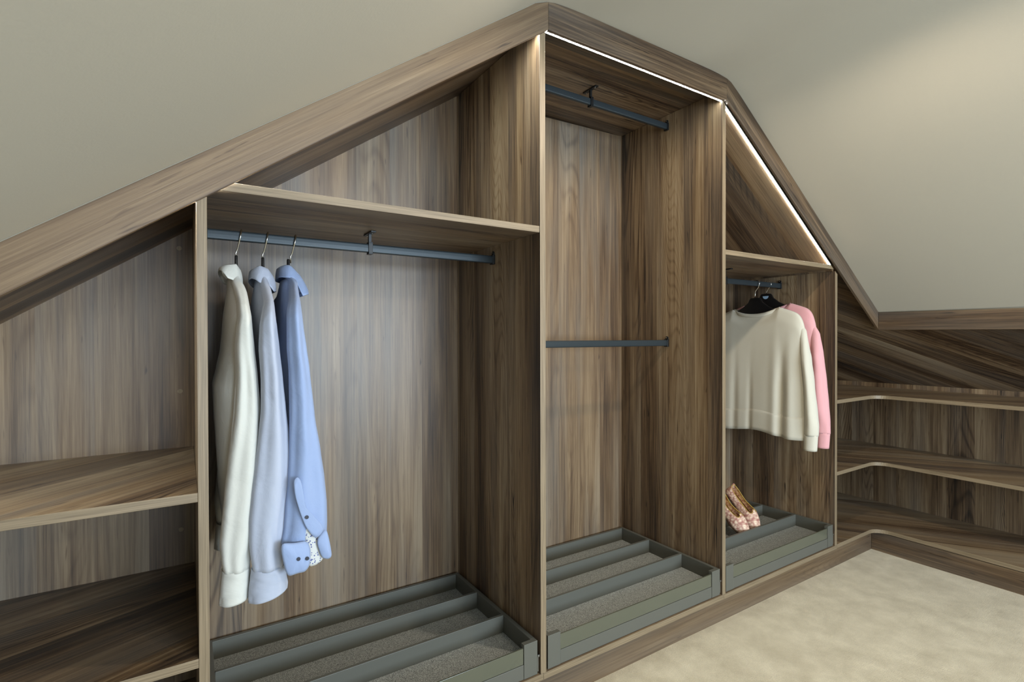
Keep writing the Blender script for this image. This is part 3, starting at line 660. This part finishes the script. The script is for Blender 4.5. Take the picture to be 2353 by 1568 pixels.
# hanging collar tab and open cuff of the sky blue shirt
CUB_A=[(0.1432,-0.3797),(0.1447,-0.3660),(0.1649,-0.3705),(0.1872,-0.3705),(0.1924,-0.3869),(0.1923,-0.4012),(0.1908,-0.4169),(0.1832,-0.4262),(0.1713,-0.4256),(0.1552,-0.4278),(0.1495,-0.4147)]
CUB_L=[(0.1837,-0.3378),(0.1861,-0.3767),(0.1907,-0.4235),(0.2057,-0.4226),(0.2190,-0.4135),(0.2105,-0.3658)]
CUB_B=[(0.2024,-0.3722),(0.2199,-0.3532),(0.2256,-0.3764),(0.2302,-0.4051),(0.2286,-0.4105),(0.2231,-0.4125),(0.2122,-0.4075)]
PLK=[(0.1639,-0.2567),(0.1698,-0.2497),(0.1764,-0.2578),(0.1821,-0.3021),(0.1910,-0.3236),(0.2184,-0.3522),(0.2014,-0.3703),(0.1849,-0.3462),(0.1746,-0.3165),(0.1660,-0.2836)]
sh = lambda L_, y0, y1: [(p[0]*y1/y0, p[1]*y1/y0) for p in L_]
obj('cuff', patch(sh(CUB_A, .99, .998), .998, 0, .008), C_B, sb, smooth=True, solid=.002)
obj('cuff', patch(sh(CUB_B, .99, .998), .998, 0, .006), C_B, sb, smooth=True, solid=.002)
obj('cuff_lining', patch(sh(CUB_L, 1.0, 1.006), 1.006, 0, .003), C_DOT, sb, smooth=True, solid=.0015, label='white lining with small blue spots')
obj('placket', patch(sh(PLK, .985, .997), .997, 0, .0015), C_B, sb, smooth=True, solid=.001)
for x_, z_, yy in ((.1854, -.3251, .9945), (.1709, -.3977, .9890), (.1857, -.4003, .9905)):
    k_ = yy/.983
    bm = B_(); disc(bm, (x_*k_, yy, z_*k_), (0, -1, 0), .0042, .0016, 14); obj('button', bm, M_BTN, sb)
for x_, lab in ((.0955, 'black hanger with steel hook inside the white shirt'), (.146, 'black hanger with steel hook inside the pale blue shirt'), (.2018, 'black hanger with steel hook inside the sky blue shirt')):
    hanger(x_-.003, 1.218, .158, [(0, .174), (.0035, .173), (.0055, .158), (.011, .130), (.03, .112), (.06, .094), (.10, .068), (.135, .040)], [(0, .095), (.06, .070), (.10, .045), (.132, .026)], lab, 'hangers with the shirts', [(x_-.003, 1.218, .165), (x_-.0035, 1.218, .178), (x_, 1.216, .188)]+[(x_+.003+.004*math.sin(math.radians(k*15)), 1.218-.0118*math.cos(math.radians(-30+k*20)), .2125+.0155*math.sin(math.radians(-30+k*20))) for k in range(0, 12)], wide=.0055, bx=-.005 if x_ > .19 else 0)

# --- sweatshirts (hang across the bay, seen from the front)
def sweat(x, yc, z_dy, mat, label, neckdrop, outer, cuffz, hemz, seed, shift, sticker=False):
    """outer: (z, y_in, y_out) rows for the near sleeve"""
    t = thing('sweatshirt', label, 'sweatshirt', (x, yc, .215), 'sweatshirts on the rail')
    hw0 = .200; nn = .098
    def top(y, front):
        u = abs(y-yc)
        if u <= nn:
            d = neckdrop if front else neckdrop*.35
            return .114+z_dy-d*(1-(u/nn)**2.2)
        q = (u-nn)/(hw0-nn); return .114+z_dy-.036*q-.094*q**8
    hem = hemz; nc, nr = 96, 44
    def fold(u, v):
        g = lambda c, w: math.exp(-((u-c)/w)**2)
        a = min(1, max(0, v-.12)*2.0)
        return a*(.004*noise.noise(Vector((u*2.2+shift*9, v*1.3, seed))) - .013*g(-.60+.03*v, .065)*min(1, max(0, v-.25)*2.5) + .005*g(-.74, .08) + .004*g(-.45, .09) - .006*g(.38, .07)*v - .006*g(.05, .05)*v*v)
    for part in ('torso',):
        bm = B_(); surf = []
        for sgn in (-1, 1):
            R = []
            for j in range(nr+1):
                v = j/nr; r = []
                for i in range(nc+1):
                    u = -1+2*i/nc; hw = hw0+.006*v
                    y = yc+hw*u
                    zt = top(yc+hw0*u, sgn < 0); zb = hem-.010*u*(-1)*0+.006*math.cos(u*5+seed)-.008*u**2*(1 if u < 0 else .4)
                    z = lerp(zt, zb, v)
                    th = .028*(1-abs(u)**6)**.5*(min(1, (zt-z)/.05+.10)**.5)*(.75+.35*v)
                    if abs(y-yc) < nn and v < .2: th = max(th, .016*(1-(abs(y-yc)/nn)**4))
                    f = fold(u, v)
                    xx = x+sgn*(th+f*(1 if sgn < 0 else -.6))
                    r.append(W(xx, y, z))
                R.append(r)
            V = grid(bm, R); surf.append(V)
        A, Bs = surf
        for j in range(nr):
            for c in (0, nc): bm.faces.new([A[j][c], A[j+1][c], Bs[j+1][c], Bs[j][c]])
        # close the shoulder seams outside the neck
        for i in range(nc):
            y = yc+hw0*(-1+2*(i+.5)/nc)
            if abs(y-yc) > nn: bm.faces.new([A[0][i], A[0][i+1], Bs[0][i+1], Bs[0][i]])
        to = obj(part, bm, mat, t, smooth=True, solid=.0025)
    # hem rib: band slightly proud of the front and back
    bm = B_(); surf = []
    for sgn in (-1, 1):
        R = []
        for j in range(7):
            v = lerp(.825, 1.012, j/6); r = []
            for i in range(nc+1):
                u = -1+2*i/nc; hw = (hw0+.006*v)*1.004; y = yc+hw*u
                zt = top(yc+hw0*u, True); zb = hem+.006*math.cos(u*5+seed)-.008*u**2*(1 if u < 0 else .4)
                zt = .114+z_dy-.02; z = lerp(zt, zb, v)
                th = .028*(1-abs(u)**6)**.5*(.75+.35*v)+.0022-(.0028 if j == 0 else 0)
                f = fold(u, v)
                r.append(W(x+sgn*(th+f*(1 if sgn < 0 else -.6)), y, z))
            R.append(r)
        surf.append(grid(bm, R))
    for j in range(6):
        for c in (0, nc): bm.faces.new([surf[0][j][c], surf[0][j+1][c], surf[1][j+1][c], surf[1][j][c]])
    obj('hem_rib', bm, mat, t, smooth=True, solid=.002)
    # neck rib
    bm = B_(); R = []
    for j, (dz, dx) in enumerate(((-.0105, .0018), (-.010, .003), (-.005, .0034), (.0005, .0030), (.002, .0008), (.001, -.001))):
        r = []
        for k in range(48):
            a = 2*math.pi*k/48; c, s = math.cos(a), math.sin(a)
            y = yc+nn*s*(1.0); fr = c < 0
            zt = top(yc+nn*.999*s, fr); th = .016*(1-min(1, abs(s))**4)
            r.append(W(x+math.copysign(th+dx*(1-abs(s)**6), c) if abs(c) > 1e-6 else x, y, zt+dz))
        R.append(r)
    grid(bm, R, True); obj('neck_rib', bm, mat, t, smooth=True, solid=.0015)
    # sleeves: rings in the x/y plane, silhouette in y
    for side in (-1, 1):
        bm = B_(); R = []; m_, n_ = 60, 36; z0, z1 = outer[0][0], cuffz
        for j in range(m_+1):
            v = j/m_; z = lerp(z0, z1, v); yi, yo = interp(outer, z)
            if side > 0: yi, yo = 2*yc-yi, 2*yc-yo
            c0, h = (yi+yo)/2, abs(yi-yo)/2; r = []
            hx = lerp(.006, .026, min(1, v*3.2)**.8) if v < .8 else lerp(.026, .020, (v-.8)/.2)
            for k in range(n_):
                a = 2*math.pi*k/n_; cc, ss = math.cos(a), math.sin(a)
                rp = 1+.10*v*math.sin(3*a+seed+4*v)+.10*noise.noise(Vector((cc, ss+seed, v*6)))
                r.append(W(x+.004*side*0-.006*v+hx*cc*rp, c0+h*ss*(1 if abs(ss) > .9 else min(1.02, rp)), z))
            R.append(r)
        grid(bm, R, True); sl = obj('sleeve', bm, mat, t, smooth=True, solid=.0025)
        bm = B_(); R = []
        for j in range(9):
            v = j/8; z = lerp(cuffz+.003, cuffz-.056, v); yi, yo = interp(outer, cuffz)
            yo2 = lerp(yo, yo+.004, v); yi2 = yi
            if side > 0: yi2, yo2 = 2*yc-yi2, 2*yc-yo2
            c0, h = (yi2+yo2)/2, abs(yi2-yo2)/2*(.96 if j else 1.0)
            R.append([W(x-.006+.019*math.cos(2*math.pi*k/n_)*(1+.05*math.sin(6*math.pi*k/n_)), c0+h*math.sin(2*math.pi*k/n_), z) for k in range(n_)])
        grid(bm, R, True); obj('cuff', bm, mat, sl, smooth=True, solid=.0028)
    return t
OC = [(.040, 1.052, 1.0340), (.0223, 1.046, 1.0230), (-.0457, 1.039, 1.0135), (-.0795, 1.034, 1.0069), (-.1763, 1.0264, .9955), (-.2768, 1.0215, .9840), (-.3291, 1.0240, .9772), (-.3650, 1.0261, .9780)]
OP = [(.045, 1.062, 1.0400), (.0111, 1.056, 1.0227), (-.0587, 1.052, 1.0104), (-.1792, 1.045, .9974), (-.2600, 1.038, .9900), (-.3224, 1.030, .9840), (-.3664, 1.028, .9823)]
sweat(1.955, 1.222, .0, C_CR, 'cream sweatshirt hanging in front of the pink one', .024, OC, -.365, -.372, .4, .12)
sweat(2.050, 1.232, .020, C_PK, 'pink sweatshirt half hidden behind the cream one', .024, OP, -.3664, -.350, 2.0, .3)
HG = 'hangers with the sweatshirts'
def hk(x, y, zn): return [(x, y+.003, zn), (x, y+.002, zn+.012), (x, y+.001, zn+.026), (x, y-.012, zn+.042)]+[(x, y-.003-.0135*math.cos(math.radians(-8+k*18)), .2165+.0155*math.sin(math.radians(-8+k*18))) for k in range(0, 12)]
hanger(1.9500, 1.221, .158, [(0, .158), (.018, .157), (.024, .152), (.031, .1385), (.053, .1215), (.078, .108), (.12, .088), (.165, .058)], [(0, .075), (.08, .062), (.12, .05), (.163, .038)], 'black hanger with thin steel hook carrying the cream sweatshirt', HG, hk(1.95, 1.221, .158), wide=.009)
hanger(2.0450, 1.233, .178, [(0, .180), (.018, .179), (.024, .174), (.031, .1605), (.053, .1435), (.078, .130), (.12, .108), (.165, .076)], [(0, .095), (.08, .082), (.12, .068), (.163, .055)], 'black hanger with pale blue sticker carrying the pink sweatshirt', HG, [(2.045, 1.233, .178), (2.045, 1.232, .187), (2.045, 1.224, .199)]+[(2.045, 1.225-.0135*math.cos(math.radians(-8+k*18)), .2175+.0155*math.sin(math.radians(-8+k*18))) for k in range(0, 12)], wide=.009, sticker=True)

# ------------------------------------------------------------------ loafers in the right tray
m, N, L, B = newmat('spotted_pink_suede'); tc = N.new('ShaderNodeTexCoord'); mp = N.new('ShaderNodeMapping'); mp.inputs['Scale'].default_value = (60, 110, 110)
vo = N.new('ShaderNodeTexVoronoi'); vo.inputs['Scale'].default_value = 1; vo.feature = 'SMOOTH_F1'
crp = N.new('ShaderNodeValToRGB'); crp.color_ramp.elements[0].color = srgb(236, 212, 186); crp.color_ramp.elements[1].color = srgb(166, 112, 100); crp.color_ramp.elements[0].position = .12; crp.color_ramp.elements[1].position = .62
L.new(tc.outputs['Object'], mp.inputs[0]); L.new(mp.outputs[0], vo.inputs['Vector']); L.new(vo.outputs['Distance'], crp.inputs[0]); L.new(crp.outputs[0], B.inputs['Base Color']); B.inputs['Roughness'].default_value = .7; M_SHOE = m
M_GOLD = plain('gold_piping', srgb(176, 146, 70), .45, .2); M_INS = plain('yellow_insole', srgb(190, 162, 84), .7); M_SOLE = plain('tan_sole', srgb(120, 84, 60), .6); M_LIN = plain('dark_lining', srgb(58, 46, 24), .8)
def loafer(label, x, y, z, rotx, rotz, mirror=1):
    """built flat along +y from toe (0) to heel, then stood on its toe against the rear divider"""
    Lm = .235; t = thing('loafer', label, 'shoe', (x, y, z), 'pair of loafers')
    n = 22; ns = 34
    def hwid(s): # half width along length, s=0 toe .. 1 heel
        return .041*(math.sin(min(1, s/.30)*math.pi/2)**.55)*(1-.26*math.sin(max(0, (s-.3)/.42 if s < .72 else 1)*math.pi/2)) * (1 if s < .86 else math.sqrt(max(0, 1-((s-.86)/.14)**2))*.999+.001)
    def cx(s): return mirror*(.010*math.sin(s*math.pi)-.004)
    def rimz(s): # height of upper
        if s < .40: return .030+.030*(s/.40)**.8
        return lerp(.050, .058, abs(s-.62)/.38)-(.008*math.sin((s-.4)/.6*math.pi))
    def tf(p):
        return Matrix.Rotation(rotz, 4, 'Z') @ (Matrix.Rotation(rotx, 4, 'X') @ Vector(p))
    base = W(x, y, z)
    def add(bm, name, mats, parent, **k):
        for v in bm.verts: v.co = tf(v.co)+base
        return obj(name, bm, mats, parent, **k)
    # sole
    bm = B_(); out = []
    S_ = [i/ns for i in range(ns+1)]
    ringL = [(cx(s)-hwid(s)*.96, s*Lm) for s in S_]; ringR = [(cx(s)+hwid(s)*.96, s*Lm) for s in reversed(S_)]
    ring = ringL+ringR[1:-1]
    A = [bm.verts.new((p[0], p[1], 0.0)) for p in ring]; Bv = [bm.verts.new((p[0], p[1], .006)) for p in ring]
    bm.faces.new(A); bm.faces.new(list(reversed(Bv)))
    for i in range(len(ring)): bm.faces.new([A[i], A[(i+1) % len(ring)], Bv[(i+1) % len(ring)], Bv[i]])
    add(bm, 'sole', M_SOLE, t)
    # upper: cross sections from left sole edge over to right; opened behind the vamp
    bm = B_(); rows = []
    so = .36
    for s in S_:
        r = []; w = hwid(s); H = rimz(s) if s > 0 else .012; c = cx(s)
        H = min(H, .012+.18*s+.02) if s < .12 else H
        for k in range(n+1):
            a = math.pi*k/n; cc, ss = math.cos(a), math.sin(a)
            r.append((c-w*math.copysign(abs(cc)**.75, cc), s*Lm, .006+H*ss**.8))
        rows.append(r)
    V = [[bm.verts.new(p) for p in r] for r in rows]
    rim = []
    def opened(i, k):
        s = (i+.5)/ns; a = abs((k+.5)/n-.5)*2   # a=0 centre of instep, 1 at the sole
        # cat-like notched edge: two rounded lobes with a dip between
        edge = so+.055*(1-min(1, abs(a-.0)/.14))-.030*math.sin(min(1, a/.45)*math.pi)
        return s > edge and a < .50 and s < .985
    for i in range(ns):
        for k in range(n):
            if opened(i, k): continue
            try: bm.faces.new([V[i][k], V[i][k+1], V[i+1][k+1], V[i+1][k]])
            except ValueError: pass
    bmesh.ops.remove_doubles(bm, verts=bm.verts, dist=.0002)
    bmesh.ops.delete(bm, geom=[v for v in bm.verts if not v.link_faces], context='VERTS')
    # piping path along the opening border
    bord = [e for e in bm.edges if len(e.link_faces) == 1 and all(v.co.z > .018 for v in e.verts)]
    adj = {}
    for e in bord:
        a, b_ = e.verts; adj.setdefault(a, []).append(b_); adj.setdefault(b_, []).append(a)
    path = []
    if adj:
        st = max(adj, key=lambda v: v.co.y); path = [st]; prev = None; cur = st
        for _ in range(500):
            nx_ = [q_ for q_ in adj[cur] if q_ is not prev and q_ not in path[1:]]
            nx_ = [q_ for q_ in nx_ if q_ is not st] or ([st] if st in adj[cur] and len(path) > 4 else [])
            if not nx_ or nx_[0] is st: break
            prev, cur = cur, nx_[0]; path.append(cur)
        path = [v.co.copy() for v in path]
        for _ in range(2): path = [(path[i-1]+path[i]*2+path[(i+1) % len(path)])/4 for i in range(len(path))]
    add(bm, 'upper', [M_SHOE], t, smooth=True, solid=.002)
    if len(path) > 6:
        bm = B_(); seg = 6; R = []
        Pn = path
        for i, p in enumerate(Pn):
            T = (Pn[(i+1) % len(Pn)]-Pn[i-1]).normalized(); A_ = T.cross(Vector((0, 0, 1))); A_ = A_.normalized() if A_.length > 1e-4 else Vector((1, 0, 0)); C_ = T.cross(A_)
            R.append([p+A_*.0018*math.cos(2*math.pi*k/seg)+C_*.0018*math.sin(2*math.pi*k/seg) for k in range(seg)])
        R.append(R[0]); grid(bm, R, True); add(bm, 'piping', M_GOLD, t, smooth=True)
    # insole
    bm = B_(); rl = []
    for s in S_[6:-1]:
        w = hwid(s)*.88; rl.append([(cx(s)-w, s*Lm, .0085), (cx(s), s*Lm, .0075), (cx(s)+w, s*Lm, .0085)])
    grid(bm, rl); add(bm, 'insole', M_INS, t)
    return t
loafer('right loafer of the spotted pink pair, heel up against the rear divider', 1.866, 1.168, -.762, math.radians(46), math.radians(-2), 1)
loafer('left loafer of the spotted pink pair, partly behind the upright', 1.792, 1.166, -.762, math.radians(44), math.radians(3), -1)
